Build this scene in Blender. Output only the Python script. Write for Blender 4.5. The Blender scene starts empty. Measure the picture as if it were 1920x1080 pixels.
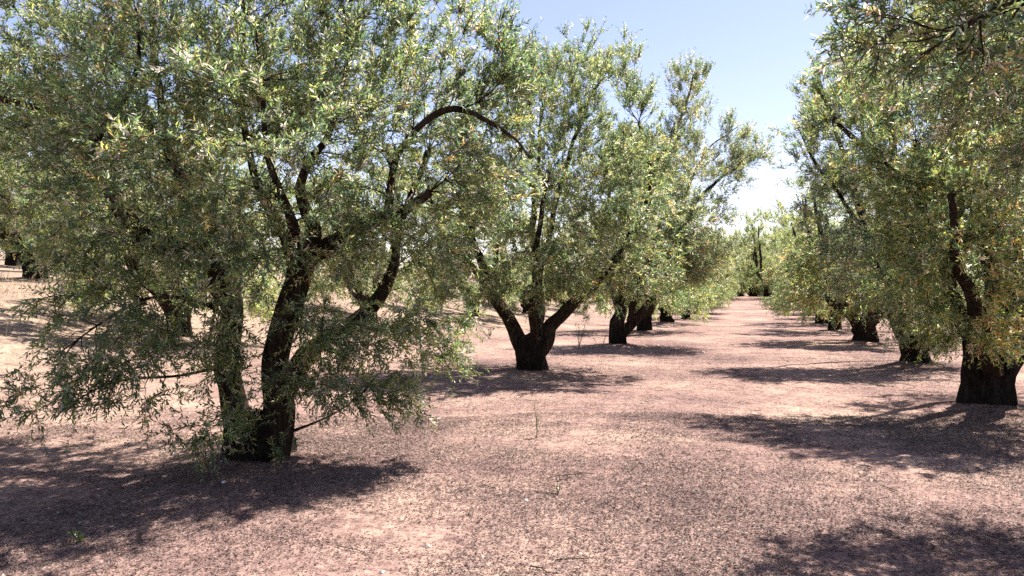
import bpy, math, random
import numpy as np
from mathutils import Vector

# ------------------------------------------------------------------ scene, camera, light
S = bpy.context.scene
COL = S.collection
F = 1423.0          # focal length in pixels of a 1920 wide picture
HZ = 548.0          # horizon row
CAMZ = 1.6
ROW = np.array([0.314, 0.949]); ROW /= np.linalg.norm(ROW)      # direction the rows run in
PERP = np.array([-ROW[1], ROW[0]])                              # to the left of the rows

def smooth(a, b, x):
    t = np.clip((x - a) / (b - a), 0, 1)
    return t * t * (3 - 2 * t)

MOUNDS = []      # earth heaped round the trunks
def ground_z(x, y):
    x = np.asarray(x, float); y = np.asarray(y, float)
    u = x * PERP[0] + y * PERP[1]; s = x * ROW[0] + y * ROW[1]
    z = 1.9 * smooth(7.5, 20, u) + 0.06 * np.clip(u - 20, 0, 70)
    z = z + 1.1 * smooth(45, 95, s)
    z = z + 0.018 * np.sin(1.3 * x + .6 * y) + 0.015 * np.sin(.7 * y - 1.1 * x + 2) + 0.008 * np.sin(3.1 * x + 1) * np.sin(2.7 * y)
    for mx, my, mh, mr_ in MOUNDS:
        z = z + mh * np.exp(-((x - mx) ** 2 + (y - my) ** 2) / mr_ ** 2)
    return z

def us(u, s):
    p = PERP * u + ROW * s
    return float(p[0]), float(p[1])

def P(px, py, Z):
    """point seen at photo pixel (px,py) at depth Z"""
    return np.array([(px - 960) / F * Z, Z, CAMZ - (py - HZ) / F * Z])

cam = bpy.data.cameras.new('camera'); co = bpy.data.objects.new('camera', cam); COL.objects.link(co)
cam.sensor_width = 36; cam.lens = F / 1920 * 36
co.location = (0, 0, CAMZ + float(ground_z(0, 0)))
co.rotation_euler = (math.radians(90 + math.degrees(math.atan((HZ - 540) / F))), 0, 0)
cam.clip_start = .05; cam.clip_end = 3000
S.camera = co
G0 = float(ground_z(0, 0)); CAMZ += G0

SUN_EL, SUN_AZ = math.radians(60.5), math.radians(53)
w = bpy.data.worlds.new('World'); S.world = w; w.use_nodes = True
nt = w.node_tree; bg = nt.nodes['Background']
sky = nt.nodes.new('ShaderNodeTexSky'); sky.sky_type = 'NISHITA'; sky.sun_disc = False
sky.sun_elevation = SUN_EL; sky.sun_rotation = SUN_AZ
sky.air_density = 1.0; sky.dust_density = 0.45; sky.ozone_density = 3.0
tn = nt.nodes.new('ShaderNodeMix'); tn.data_type = 'RGBA'; tn.blend_type = 'MULTIPLY'; tn.inputs[0].default_value = 1
nt.links.new(sky.outputs[0], tn.inputs[6]); tn.inputs[7].default_value = (1.32, 1.03, 1.0, 1)     # slightly violet daylight, all rays alike
nt.links.new(tn.outputs[2], bg.inputs[0]); bg.inputs[1].default_value = 0.074
sl = bpy.data.lights.new('sun', 'SUN'); so = bpy.data.objects.new('sun', sl); COL.objects.link(so)
sl.energy = 5.0; sl.angle = math.radians(.53); sl.color = (1, .94, .86)
sd = Vector((math.sin(SUN_AZ) * math.cos(SUN_EL), math.cos(SUN_AZ) * math.cos(SUN_EL), math.sin(SUN_EL)))
so.rotation_euler = sd.to_track_quat('Z', 'Y').to_euler(); so.location = (0, 0, 30)
S.view_settings.view_transform = 'Standard'; S.view_settings.look = 'None'
S.view_settings.exposure = 1.55; S.view_settings.gamma = 1
S.render.engine = 'CYCLES'
S.cycles.max_bounces = 8; S.cycles.diffuse_bounces = 5; S.cycles.glossy_bounces = 2
S.cycles.transmission_bounces = 5; S.cycles.use_denoising = False
S.cycles.sample_clamp_indirect = 6
S.cycles.caustics_reflective = False; S.cycles.caustics_refractive = False

# ------------------------------------------------------------------ materials
def mat(name):
    m = bpy.data.materials.new(name); m.use_nodes = True
    t = m.node_tree
    return m, t, t.nodes['Principled BSDF'], t.nodes['Material Output']

def node(t, typ, **kw):
    n = t.nodes.new(typ)
    for k, v in kw.items():
        if k.startswith('i_'):
            n.inputs[k[2:].replace('_', ' ')].default_value = v
        else:
            setattr(n, k, v)
    return n

def ramp(t, src, stops):
    r = t.nodes.new('ShaderNodeValToRGB')
    e = r.color_ramp.elements
    while len(e) < len(stops): e.new(.5)
    for el, (p, c) in zip(e, stops):
        el.position = p; el.color = (*c, 1)
    t.links.new(src, r.inputs[0])
    return r

def mixc(t, fac, a, b, blend='MIX'):
    m = t.nodes.new('ShaderNodeMix'); m.data_type = 'RGBA'; m.blend_type = blend
    for sock, v in ((m.inputs[0], fac), (m.inputs[6], a), (m.inputs[7], b)):
        if hasattr(v, 'default_value'): t.links.new(v, sock)
        elif isinstance(v, tuple): sock.default_value = (*v, 1)
        else: sock.default_value = v
    return m.outputs[2]

def leaf_material(name, trans=.58, rough=.38, spec=.6):
    m, t, b, o = mat(name)
    a = node(t, 'ShaderNodeVertexColor', layer_name='leaf_col')
    t.links.new(a.outputs[0], b.inputs['Base Color'])
    b.inputs['Roughness'].default_value = rough
    b.inputs['Specular IOR Level'].default_value = spec
    tr = node(t, 'ShaderNodeBsdfTranslucent')
    hs = node(t, 'ShaderNodeHueSaturation'); hs.inputs['Hue'].default_value = .497
    hs.inputs['Saturation'].default_value = 1.1; hs.inputs['Value'].default_value = 1.75
    t.links.new(a.outputs[0], hs.inputs['Color']); t.links.new(hs.outputs[0], tr.inputs[0])
    mx = node(t, 'ShaderNodeMixShader'); mx.inputs[0].default_value = trans
    t.links.new(b.outputs[0], mx.inputs[1]); t.links.new(tr.outputs[0], mx.inputs[2])
    t.links.new(mx.outputs[0], o.inputs[0])
    return m

M_LEAF = leaf_material('olive_leaf')
M_LITTER = leaf_material('fallen_leaf', .1, .6, .3)

def bark_material(name, dark, mid, light):
    m, t, b, o = mat(name)
    tc = node(t, 'ShaderNodeTexCoord')
    mp = node(t, 'ShaderNodeMapping'); mp.inputs['Scale'].default_value = (7, 7, 1.6)
    t.links.new(tc.outputs['Object'], mp.inputs[0])
    n1 = node(t, 'ShaderNodeTexNoise'); n1.inputs['Scale'].default_value = 3.2; n1.inputs['Detail'].default_value = 9
    n1.inputs['Roughness'].default_value = .68; n1.inputs['Distortion'].default_value = .6
    t.links.new(mp.outputs[0], n1.inputs['Vector'])
    n2 = node(t, 'ShaderNodeTexNoise'); n2.inputs['Scale'].default_value = 1.7; n2.inputs['Detail'].default_value = 4
    t.links.new(tc.outputs['Object'], n2.inputs['Vector'])
    r1 = ramp(t, n1.outputs[0], [(.32, dark), (.5, mid), (.72, light)])
    r2 = ramp(t, n2.outputs[0], [(.4, (1, 1, 1)), (.65, (.7, .75, .68))])
    t.links.new(mixc(t, 1.0, r1.outputs[0], r2.outputs[0], 'MULTIPLY'), b.inputs['Base Color'])
    b.inputs['Roughness'].default_value = .95; b.inputs['Specular IOR Level'].default_value = .0
    bp = node(t, 'ShaderNodeBump'); bp.inputs['Strength'].default_value = .9; bp.inputs['Distance'].default_value = .04
    t.links.new(n1.outputs[0], bp.inputs['Height']); t.links.new(bp.outputs[0], b.inputs['Normal'])
    return m
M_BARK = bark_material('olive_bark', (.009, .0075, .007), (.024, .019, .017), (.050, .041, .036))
M_LIMB = bark_material('olive_limb_bark', (.012, .010, .009), (.042, .031, .025), (.12, .088, .068))
M_TWIG = bark_material('olive_twig_bark', (.07, .055, .04), (.14, .11, .085), (.22, .18, .145))

def ground_material():
    m, t, b, o = mat('sandy_soil')
    geo = node(t, 'ShaderNodeNewGeometry')
    def noise(sc, det=6, rgh=.6, dist=0):
        n = node(t, 'ShaderNodeTexNoise'); n.inputs['Scale'].default_value = sc; n.inputs['Detail'].default_value = det
        n.inputs['Roughness'].default_value = rgh; n.inputs['Distortion'].default_value = dist
        t.links.new(geo.outputs['Position'], n.inputs['Vector']); return n.outputs[0]
    big = noise(.33, 5, .6, .4); mid = noise(2.4, 7, .65); fine = noise(26, 5, .7); grit = noise(95, 3, .7)
    base = ramp(t, big, [(.30, (.185, .123, .113)), (.45, (.295, .197, .170)), (.57, (.375, .262, .214)), (.69, (.49, .366, .28))]).outputs[0]
    # the bank at the left is paler, straw coloured sand
    dt = node(t, 'ShaderNodeVectorMath', operation='DOT_PRODUCT'); dt.inputs[1].default_value = (PERP[0], PERP[1], 0)
    t.links.new(geo.outputs['Position'], dt.inputs[0])
    mr = node(t, 'ShaderNodeMapRange'); mr.inputs[1].default_value = 6.5; mr.inputs[2].default_value = 13; t.links.new(dt.outputs['Value'], mr.inputs[0])
    base = mixc(t, mr.outputs[0], base, ramp(t, big, [(.35, (.30, .222, .172)), (.6, (.38, .295, .217))]).outputs[0])
    soil = ramp(t, mid, [(.35, (.72, .69, .72)), (.55, (1, 1, 1))]).outputs[0]
    c = mixc(t, 1.0, base, soil, 'MULTIPLY')
    speck = noise(9, 5, .75)
    c = mixc(t, .8, c, ramp(t, speck, [(.40, (.60, .55, .55)), (.52, (1, 1, 1)), (.66, (1.18, 1.15, 1.1))]).outputs[0], 'MULTIPLY')
    fl = ramp(t, fine, [(.38, (.50, .45, .46)), (.53, (1, 1, 1)), (.68, (1.25, 1.2, 1.15))]).outputs[0]
    c = mixc(t, .85, c, fl, 'MULTIPLY')
    gr = ramp(t, grit, [(.38, (.55, .52, .53)), (.52, (1, 1, 1)), (.66, (1.3, 1.28, 1.25))]).outputs[0]
    c = mixc(t, .8, c, gr, 'MULTIPLY')
    t.links.new(c, b.inputs['Base Color'])
    b.inputs['Roughness'].default_value = .95; b.inputs['Specular IOR Level'].default_value = .1
    ad = node(t, 'ShaderNodeMath', operation='ADD'); t.links.new(fine, ad.inputs[0]); t.links.new(mid, ad.inputs[1])
    bp = node(t, 'ShaderNodeBump'); bp.inputs['Strength'].default_value = .55; bp.inputs['Distance'].default_value = .05
    t.links.new(ad.outputs[0], bp.inputs['Height']); t.links.new(bp.outputs[0], b.inputs['Normal'])
    return m
M_GROUND = ground_material()

def stone_material():
    m, t, b, o = mat('pale_limestone')
    tc = node(t, 'ShaderNodeTexCoord')
    n = node(t, 'ShaderNodeTexNoise'); n.inputs['Scale'].default_value = 40; n.inputs['Detail'].default_value = 5
    t.links.new(tc.outputs['Object'], n.inputs['Vector'])
    t.links.new(ramp(t, n.outputs[0], [(.3, (.5, .45, .4)), (.6, (.8, .76, .7))]).outputs[0], b.inputs['Base Color'])
    b.inputs['Roughness'].default_value = .85
    return m
M_STONE = stone_material()

# ------------------------------------------------------------------ mesh helpers
def mesh_np(name, V, quads=None, tris=None, mats=(), smooth_shade=True, col=None, matidx=None):
    me = bpy.data.meshes.new(name)
    V = np.asarray(V, np.float32)
    me.vertices.add(len(V)); me.vertices.foreach_set('co', V.ravel())
    loops, starts, totals = [], [], []; n = 0
    for f, k in ((quads, 4), (tris, 3)):
        if f is None or len(f) == 0: continue
        f = np.asarray(f, np.int32)
        loops.append(f.ravel()); starts.append(n + np.arange(len(f)) * k); totals.append(np.full(len(f), k)); n += f.size
    L = np.concatenate(loops); st = np.concatenate(starts).astype(np.int32); to = np.concatenate(totals).astype(np.int32)
    me.loops.add(len(L)); me.loops.foreach_set('vertex_index', L)
    me.polygons.add(len(st)); me.polygons.foreach_set('loop_start', st); me.polygons.foreach_set('loop_total', to)
    me.polygons.foreach_set('use_smooth', np.full(len(st), smooth_shade))
    if matidx is not None: me.polygons.foreach_set('material_index', np.asarray(matidx, np.int32))
    for m in mats: me.materials.append(m)
    if col is not None:
        a = me.color_attributes.new('leaf_col', 'FLOAT_COLOR', 'POINT')
        c = np.ones((len(V), 4), np.float32); c[:, :3] = col
        a.data.foreach_set('color', c.ravel())
    me.update(calc_edges=True); me.validate()
    return me

def link(name, me, parent=None):
    o = bpy.data.objects.new(name, me); COL.objects.link(o)
    if parent: o.parent = parent
    return o

def unit(a):
    return a / np.maximum(np.linalg.norm(a, axis=-1, keepdims=True), 1e-9)

def resample(pts, rad, step):
    pts = np.asarray(pts, float); rad = np.asarray(rad, float)
    # catmull-rom through the given points
    Q = np.vstack([2 * pts[0] - pts[1], pts, 2 * pts[-1] - pts[-2]])
    out, ro = [], []
    for i in range(len(pts) - 1):
        p0, p1, p2, p3 = Q[i:i + 4]
        n = max(2, int(np.linalg.norm(p2 - p1) / step))
        for t in np.arange(n) / n:
            out.append(.5 * (2 * p1 + (p2 - p0) * t + (2 * p0 - 5 * p1 + 4 * p2 - p3) * t * t + (3 * p1 - p0 - 3 * p2 + p3) * t ** 3))
            ro.append(rad[i] * (1 - t) + rad[i + 1] * t)
    out.append(pts[-1]); ro.append(rad[-1])
    return np.array(out), np.array(ro)

def lump(A, H, seed, amp):
    """gnarled cross-section: twisting ribs and knots"""
    r = np.random.default_rng(seed)
    out = np.zeros_like(A)
    for k, a in ((2, .13), (3, .13), (5, .10), (8, .08), (13, .05)):
        ph, tw, fr = r.uniform(0, 6.28), r.uniform(-1.6, 1.6), r.uniform(2, 6)
        out += a * np.sin(k * A + ph + tw * H * 2 + .7 * np.sin(fr * H + ph))
    for _ in range(7):
        a0, h0 = r.uniform(0, 6.28), r.uniform(0, H.max() + .01)
        d = (1 - np.cos(A - a0)) * 5 + ((H - h0) / .13) ** 2
        out += r.uniform(.1, .28) * np.exp(-d)
    return 1 + amp * out

def tube(pts, rad, sides, seed=None, amp=0.0, cap=True):
    pts = np.asarray(pts, float); n = len(pts)
    T = unit(np.gradient(pts, axis=0))
    N = np.zeros_like(T)
    a = np.array([1., 0, 0]) if abs(T[0][0]) < .8 else np.array([0, 1., 0])
    v = a - T[0] * a.dot(T[0]); N[0] = v / np.linalg.norm(v)
    for i in range(1, n):
        v = N[i - 1] - T[i] * N[i - 1].dot(T[i]); N[i] = v / max(np.linalg.norm(v), 1e-9)
    B = np.cross(T, N)
    ang = np.arange(sides) / sides * 2 * np.pi
    R = np.repeat(np.asarray(rad, float)[:, None], sides, 1)
    if amp > 0:
        H = np.concatenate([[0], np.cumsum(np.linalg.norm(np.diff(pts, axis=0), axis=1))])
        R = R * lump(np.repeat(ang[None], n, 0), np.repeat(H[:, None], sides, 1), seed, amp)
    V = pts[:, None] + (np.cos(ang)[None, :, None] * N[:, None] + np.sin(ang)[None, :, None] * B[:, None]) * R[..., None]
    V = V.reshape(-1, 3)
    i = np.arange(n - 1)[:, None] * sides; j = np.arange(sides)[None]; j2 = (j + 1) % sides
    Qd = np.stack([i + j, i + j2, i + sides + j2, i + sides + j], -1).reshape(-1, 4)
    tr = np.zeros((0, 3), int)
    if cap:
        V = np.vstack([V, pts[-1] + T[-1] * rad[-1] * .5])
        c = len(V) - 1; b = (n - 1) * sides
        tr = np.array([[b + k, b + (k + 1) % sides, c] for k in range(sides)])
    return V, Qd, tr

class Acc:
    def __init__(self): self.V, self.Q, self.T, self.n = [], [], [], 0
    def add(self, V, Q, T):
        self.V.append(V); self.Q.append(Q + self.n); self.T.append(T + self.n); self.n += len(V)
    def build(self, name, m):
        return mesh_np(name, np.vstack(self.V), np.vstack(self.Q), np.vstack(self.T), [m])

# ------------------------------------------------------------------ olive trees
LEAF_KINDS = np.array([
    (.138, .184, .078),   # mid green
    (.070, .106, .054),   # dark green
    (.092, .144, .100),   # blue green
    (.270, .292, .108),   # young yellow green
    (.440, .405, .330),   # silvery underside turned out
    (.430, .320, .120),   # yellowing
    (.370, .250, .145),   # dry brown
])

def leaf_colours(rng, i, ns, pos, depth01, tint, dry):
    """every leaf's own pigment; single shoots are young, yellowing or dry as a whole, and some boughs have more of them"""
    n = len(i)
    first = np.searchsorted(i, np.arange(ns))
    sp = pos[first]
    f = .5 + .5 * np.sin(sp @ np.array([1.7, 1.1, 1.4]) + tint) * np.sin(sp @ np.array([-1.2, 1.9, .8]) + 2 * tint)
    g = .5 + .5 * np.sin(sp @ np.array([-1.1, .7, 2.1]) + 3 * tint) * np.sin(sp @ np.array([1.4, 1.3, -1.0]) + tint)
    q = rng.random(ns)
    p_young = .10 + .30 * g; p_dry = .004 + .20 * dry * f ** 4; p_yel = .004 + .20 * dry * f ** 4; p_sil = .13
    kind = np.where(q < p_young, 1, np.where(q < p_young + p_dry, 2, np.where(q < p_young + p_dry + p_yel, 3, np.where(q < p_young + p_dry + p_yel + p_sil, 4, 0))))
    tab = np.array([[.46, .25, .19, .03, .06, .005, .005],
                    [.26, .02, .03, .54, .14, .01, .00],
                    [.12, .06, .04, .04, .16, .16, .42],
                    [.14, .04, .02, .18, .12, .46, .04],
                    [.20, .08, .16, .04, .50, .01, .01]])
    pr = tab[kind][i]
    k = (pr.cumsum(1) > rng.random((n, 1)) * .999).argmax(1)
    sh = rng.uniform(.72, 1.32, ns)[i][:, None]
    return LEAF_KINDS[k] * sh * rng.uniform(.88, 1.14, (n, 1)) * rng.uniform(.92, 1.08, (n, 3))

def grow(seed, base, trunk, limbs, clumps, n_tips, shoots_per_tip, leaf_len, leaf_w, leaves_per_shoot=30,
         dry=.5, suckers=(), shoot_len=(.13, .32), step=.12, trunk_sides=44, roots=0, tone=(1, 1, 1), twigs=True):
    """trunk: list of (point, radius); limbs: list of lists of (point, radius[, ...]);
    clumps: (centre, radius xyz, weight, upness). All in world space; result is relative to base."""
    rng = np.random.default_rng(seed)
    base = np.asarray(base, float)
    parts = []
    # trunk
    tp, tr = resample([p for p, r in trunk], [r for p, r in trunk], .035)
    a = Acc(); V, Q, T = tube(tp, tr, trunk_sides, seed, 1.15); V = V - base
    a.add(V, Q, T)
    if roots:
        r0 = trunk[1][1]; a0 = rng.uniform(0, 6.28)
        for k in range(roots):
            an = a0 + k / roots * 6.283 + rng.uniform(-.35, .35); ln = r0 * rng.uniform(1.7, 2.5); c_, s_ = math.cos(an), math.sin(an); tw = rng.uniform(-.3, .3)
            q = [(np.array([c_, s_, 0]) * r0 * .55 + np.array([0, 0, r0 * 1.1]), r0 * .33), (np.array([c_, s_, 0]) * r0 * .95 + np.array([0, 0, r0 * .38]), r0 * .30),
                 (np.array([c_ - s_ * tw, s_ + c_ * tw, 0]) * ln * .75 + np.array([0, 0, .02]), r0 * .2), (np.array([c_ - s_ * tw * 2, s_ + c_ * tw * 2, 0]) * ln + np.array([0, 0, -.12]), r0 * .1)]
            qp, qr = resample([x for x, _ in q], [x for _, x in q], .04)
            a.add(*tube(qp, qr, 12, seed + 50 + k, .9))
    parts.append(('trunk', a.build('trunk', M_BARK)))
    NP, NR, ND, NL = [], [], [], []
    accs = []
    for li, lb in enumerate(limbs):
        p, r = resample([q for q, _ in lb], [q for _, q in lb], .06)
        k = np.arange(len(p))
        wob = np.stack([np.sin(k * .33 + rng.uniform(0, 6)), np.sin(k * .27 + rng.uniform(0, 6)), np.sin(k * .41 + rng.uniform(0, 6))], 1)
        p = p + wob * (.012 + .2 * r[:, None]) * np.clip(k / 6, 0, 1)[:, None]
        a = Acc(); V, Q, T = tube(p, r, 20 if r.max() > .1 else 12 if r.max() > .03 else 7, seed * 31 + li, .8)
        a.add(V - base, Q, T); accs.append(a)
        d = unit(np.gradient(p, axis=0))
        sel = slice(0, None, 2)
        NP.append(p[sel]); NR.append(r[sel]); ND.append(d[sel]); NL.append(np.full(len(p[sel]), li))
    NP = np.vstack(NP); NR = np.concatenate(NR); ND = np.vstack(ND); NL = np.concatenate(NL)
    # branch tips sampled in the boughs
    wts = np.array([c[2] for c in clumps], float); wts /= wts.sum()
    ids = rng.choice(len(clumps), n_tips, p=wts)
    cen = np.array([c[0] for c in clumps], float)[ids]
    rad = np.array([np.broadcast_to(c[1], 3) for c in clumps], float)[ids]
    upn = np.array([c[3] for c in clumps], float)[ids]
    q = unit(rng.normal(size=(n_tips, 3))) * rng.uniform(.25, 1.0, (n_tips, 1)) ** .45
    tips = cen + q * rad
    lead = (np.arange(n_tips) // 6) * 6          # puffs of six branch ends round a leader
    o_ = np.argsort(ids, kind='stable'); cen, rad, upn, q, tips = cen[o_], rad[o_], upn[o_], q[o_], tips[o_]
    same = np.abs(cen - cen[lead]).sum(1) < 1e-9
    pf = tips[lead] + rng.normal(size=(n_tips, 3)) * np.clip(rad[lead] * .23, .09, .22)
    tips = np.where(same[:, None], pf, tips)
    gz = ground_z(tips[:, 0], tips[:, 1])
    tips[:, 2] = np.maximum(tips[:, 2], gz + .12)
    cc = np.average(cen, axis=0)
    D = np.array([np.min(np.linalg.norm(NP - t, axis=1)) for t in tips])
    order = np.argsort(D)
    BP, BD, BU, BC = [], [], [], []            # leafy nodes: position, direction, upness, outwardness
    cap = len(NP) + n_tips * 45
    bufP = np.zeros((cap, 3)); bufR = np.zeros(cap); bufD = np.zeros((cap, 3)); bufL = np.zeros(cap, int)
    n = len(NP); bufP[:n] = NP; bufR[:n] = NR; bufD[:n] = ND; bufL[:n] = NL
    for t in order:
        tip = tips[t]
        dv = tip - bufP[:n]; dist = np.linalg.norm(dv, axis=1)
        along = (dv * bufD[:n]).sum(1) / np.maximum(dist, 1e-6)
        cost = dist * (1.35 - .5 * along) + .25 * (bufR[:n] < .006) + .4 * np.clip(bufP[:n, 2] - tip[2], 0, 2) * (upn[t] > 0)
        k = int(np.argmin(cost)); d0 = dist[k]
        if d0 < .05: continue
        start = bufP[k]; dr = bufD[k]
        m = max(3, min(40, int(d0 / step)))
        ss = np.linspace(0, 1, m + 1)[:, None]
        c1 = start + (dr * .5 + unit(tip - start) * .5) * d0 * .35
        endd = unit(unit(tip - cc) * .6 + np.array([0, 0, max(upn[t], -.12) * .8]) + rng.normal(size=3) * .25)
        c2 = tip - endd * d0 * .3
        p = (1 - ss) ** 3 * start + 3 * ss * (1 - ss) ** 2 * c1 + 3 * ss ** 2 * (1 - ss) * c2 + ss ** 3 * tip
        p[1:-1] += rng.normal(size=(m - 1, 3)) * .012 * min(1.5, d0)
        r0 = min(bufR[k] * .7, .0045 + .0095 * d0); r = r0 + (.0028 - r0) * ss[:, 0] ** .8
        V, Q, T = tube(p, r, 5 if r0 > .008 else 3, cap=False)
        accs[bufL[k]].add(V - base, Q, T)
        d = unit(np.gradient(p, axis=0))
        bufP[n:n + m] = p[1:]; bufR[n:n + m] = r[1:]; bufD[n:n + m] = d[1:]; bufL[n:n + m] = bufL[k]
        n += m
        keep = int(m * .35)
        BP.append(p[1 + keep:]); BD.append(d[1 + keep:]); BU.append(np.full(m - keep, upn[t])); BC.append(.5 + np.linspace(0, 1, m - keep) ** 2 * 1.4 + .9 * (np.arange(m - keep) == m - keep - 1))
    for a in accs: parts.append(('limb', a.build('limb', M_LIMB)))
    BP = np.vstack(BP); BD = np.vstack(BD); BU = np.concatenate(BU)
    # leafy shoots
    ns = int(n_tips * shoots_per_tip)
    wt = np.concatenate(BC); ix = np.sort(rng.choice(len(BP), ns, p=wt / wt.sum()))
    tips_ok = np.array([len(BP) - 1]);
    st = BP[ix]; pd = BD[ix]; up = BU[ix]
    outw = unit(st - (cc + np.array([0, 0, -.5])))
    d = unit(pd * .45 + outw * .3 + np.stack([0 * up, 0 * up, np.where(up > 0, .2 + up * .6, .2 + up * .3)], 1) + rng.normal(size=(ns, 3)) * np.where(up < 0, .5, .42)[:, None])
    Ls = rng.uniform(*shoot_len, ns) * np.where(up > .5, 1.15, 1)
    droop = np.where(up > .3, -.05, -.2) * rng.uniform(.2, 1.4, ns)
    def along(i, t):
        return st[i] + d[i] * (Ls[i] * t)[:, None] + np.stack([0 * t, 0 * t, droop[i] * Ls[i] * t * t], 1)
    ext = np.linalg.norm((st - cc) / np.maximum(np.abs(st - cc).max(0), .1), axis=1); ext = ext / ext.max()
    crown = leaves(rng, along, ns, d, droop, ext, leaves_per_shoot, leaf_len, leaf_w, dry, seed, base, twigs, tone)
    parts.append(('crown', crown))
    for sp, n_s, sz in suckers:
        sp = np.asarray(sp, float); st2 = sp + rng.normal(size=(n_s, 3)) * np.array([.07, .07, .05]) * sz
        d2 = unit(rng.normal(size=(n_s, 3)) * .6 + np.array([0, -.2, .5])); L2 = rng.uniform(.12, .34, n_s) * sz
        def along2(i, t): return st2[i] + d2[i] * (L2[i] * t)[:, None] + np.stack([0 * t, 0 * t, -.25 * L2[i] * t * t], 1)
        me = leaves(rng, along2, n_s, d2, np.full(n_s, -.25), np.full(n_s, 1.), 22, leaf_len, leaf_w, .1, seed + 5, base, True)
        parts.append(('sucker_shoot', me))
    return parts

def leaves(rng, along, ns, d, droop, ext, lps, leaf_len, leaf_w, dry, seed, base, twigs, tone=(1, 1, 1)):
    pairs = lps // 2
    i = np.repeat(np.arange(ns), lps); n = len(i)
    kk = np.tile(np.arange(lps), ns); pr = kk // 2; side = np.where(kk % 2 == 0, 1., -1.)
    t = np.clip((pr + rng.uniform(.1, .9, n)) / pairs, 0, 1); t = .08 + .92 * t
    pos = along(i, t)
    T = unit(d[i] + np.stack([0 * t, 0 * t, 2 * droop[i] * t], 1))
    a = rng.normal(size=(ns, 3)); A = unit(np.cross(d, a)); B = np.cross(d, A)
    ph = (pr % 2) * (np.pi / 2) + rng.normal(size=n) * .5
    sd_ = (A[i] * np.cos(ph)[:, None] + B[i] * np.sin(ph)[:, None]) * side[:, None]
    ang = np.radians(rng.uniform(25, 62, n))[:, None]
    ld = unit(T * np.cos(ang) + sd_ * np.sin(ang) + rng.normal(size=(n, 3)) * .16)
    nrm = unit(np.cross(ld, np.cross(T, ld) + rng.normal(size=(n, 3)) * .35 + 1e-4))
    wd = np.cross(ld, nrm)
    L = (leaf_len * rng.uniform(.62, 1.2, n) * (1 - .35 * np.clip((t - .8) / .2, 0, 1)))[:, None]
    W = leaf_w * rng.uniform(.75, 1.2, n)[:, None] * .5
    keep = rng.random(n) > .12
    bend = nrm * L * rng.uniform(-.08, .14, (n, 1))
    v0 = pos; v1 = pos + ld * L * .42 + wd * W + bend * .4 + nrm * W * .35; v2 = pos + ld * L - bend * .6
    v3 = pos + ld * L * .42 - wd * W + bend * .4 + nrm * W * .35
    C = leaf_colours(rng, i, ns, pos - base, ext[i] * t, seed * 1.3, dry) * np.array(tone)
    V = np.stack([v0, v1, v2, v3], 1)[keep].reshape(-1, 3) - base
    C = np.repeat(C[keep], 4, 0)
    m = keep.sum(); k4 = np.arange(m)[:, None] * 4
    tris = np.concatenate([k4 + np.array([[0, 1, 2]]), k4 + np.array([[0, 2, 3]])])
    mi = np.zeros(len(tris), int)
    if twigs:
        s = np.arange(ns); q = [along(s, np.full(ns, tt)) - base for tt in (0, .5, 1)]
        r = .0022
        ring = []
        for lv, qq in enumerate(q):
            for k in range(3):
                an = k * 2.0944
                ring.append(qq + (A * np.cos(an) + B * np.sin(an)) * r * (1 - .4 * lv))
        VT = np.stack(ring, 1); o9 = len(V) + np.arange(ns)[:, None] * 9
        f = []
        for lv in range(2):
            for k in range(3):
                a0, a1 = lv * 3 + k, lv * 3 + (k + 1) % 3
                f += [[a0, a1, a1 + 3], [a0, a1 + 3, a0 + 3]]
        tt = np.concatenate([o9 + np.array([x]) for x in f])
        V = np.vstack([V, VT.reshape(-1, 3)]); C = np.vstack([C, np.full((ns * 9, 3), .1)])
        tris = np.concatenate([tris, tt]); mi = np.concatenate([mi, np.ones(len(tt), int)])
    return mesh_np('crown', V, None, tris, [M_LEAF, M_TWIG], False, C, mi)

def tree_root(base, label, group=None):
    o = bpy.data.objects.new('olive_tree', None); COL.objects.link(o)
    o.location = base; o.empty_display_size = .3
    o['label'] = label; o['category'] = 'olive tree'; o['group'] = group or 'olive trees planted in rows'
    return o

def plant(base, label, parts):
    r = tree_root(base, label)
    for nm, me in parts: link(nm, me, r)
    return r

def dup(root, loc, rz, sc, label):
    r = root.copy(); COL.objects.link(r); r.location = loc; r.rotation_euler = (0, 0, rz); r.scale = (sc[0], sc[0], sc[1])
    r['label'] = label
    for ch in list(root.children):
        c = ch.copy(); COL.objects.link(c); c.parent = r
    return r

def foot(px, py):
    """ground point under photo pixel, on the level part"""
    Z = 1.6 * F / (py - HZ)
    x = (px - 960) / F * Z
    return np.array([x, Z, float(ground_z(x, Z))])

def limb(Z, pts):
    """(px, py, dZ, radius) -> world"""
    return [(P(x, y, Z + dz), r) for x, y, dz, r in pts]

def clump(px, py, Z, r, wt=1., up=.4):
    return (P(px, py, Z), np.array(r if hasattr(r, '__len__') else (r, r, r)) * 1., wt, up)

def auto_w(cl, mul=1.):
    return [(c, r, w * float(np.prod(r)) ** (2 / 3) * mul, u) for c, r, w, u in cl]

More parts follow.
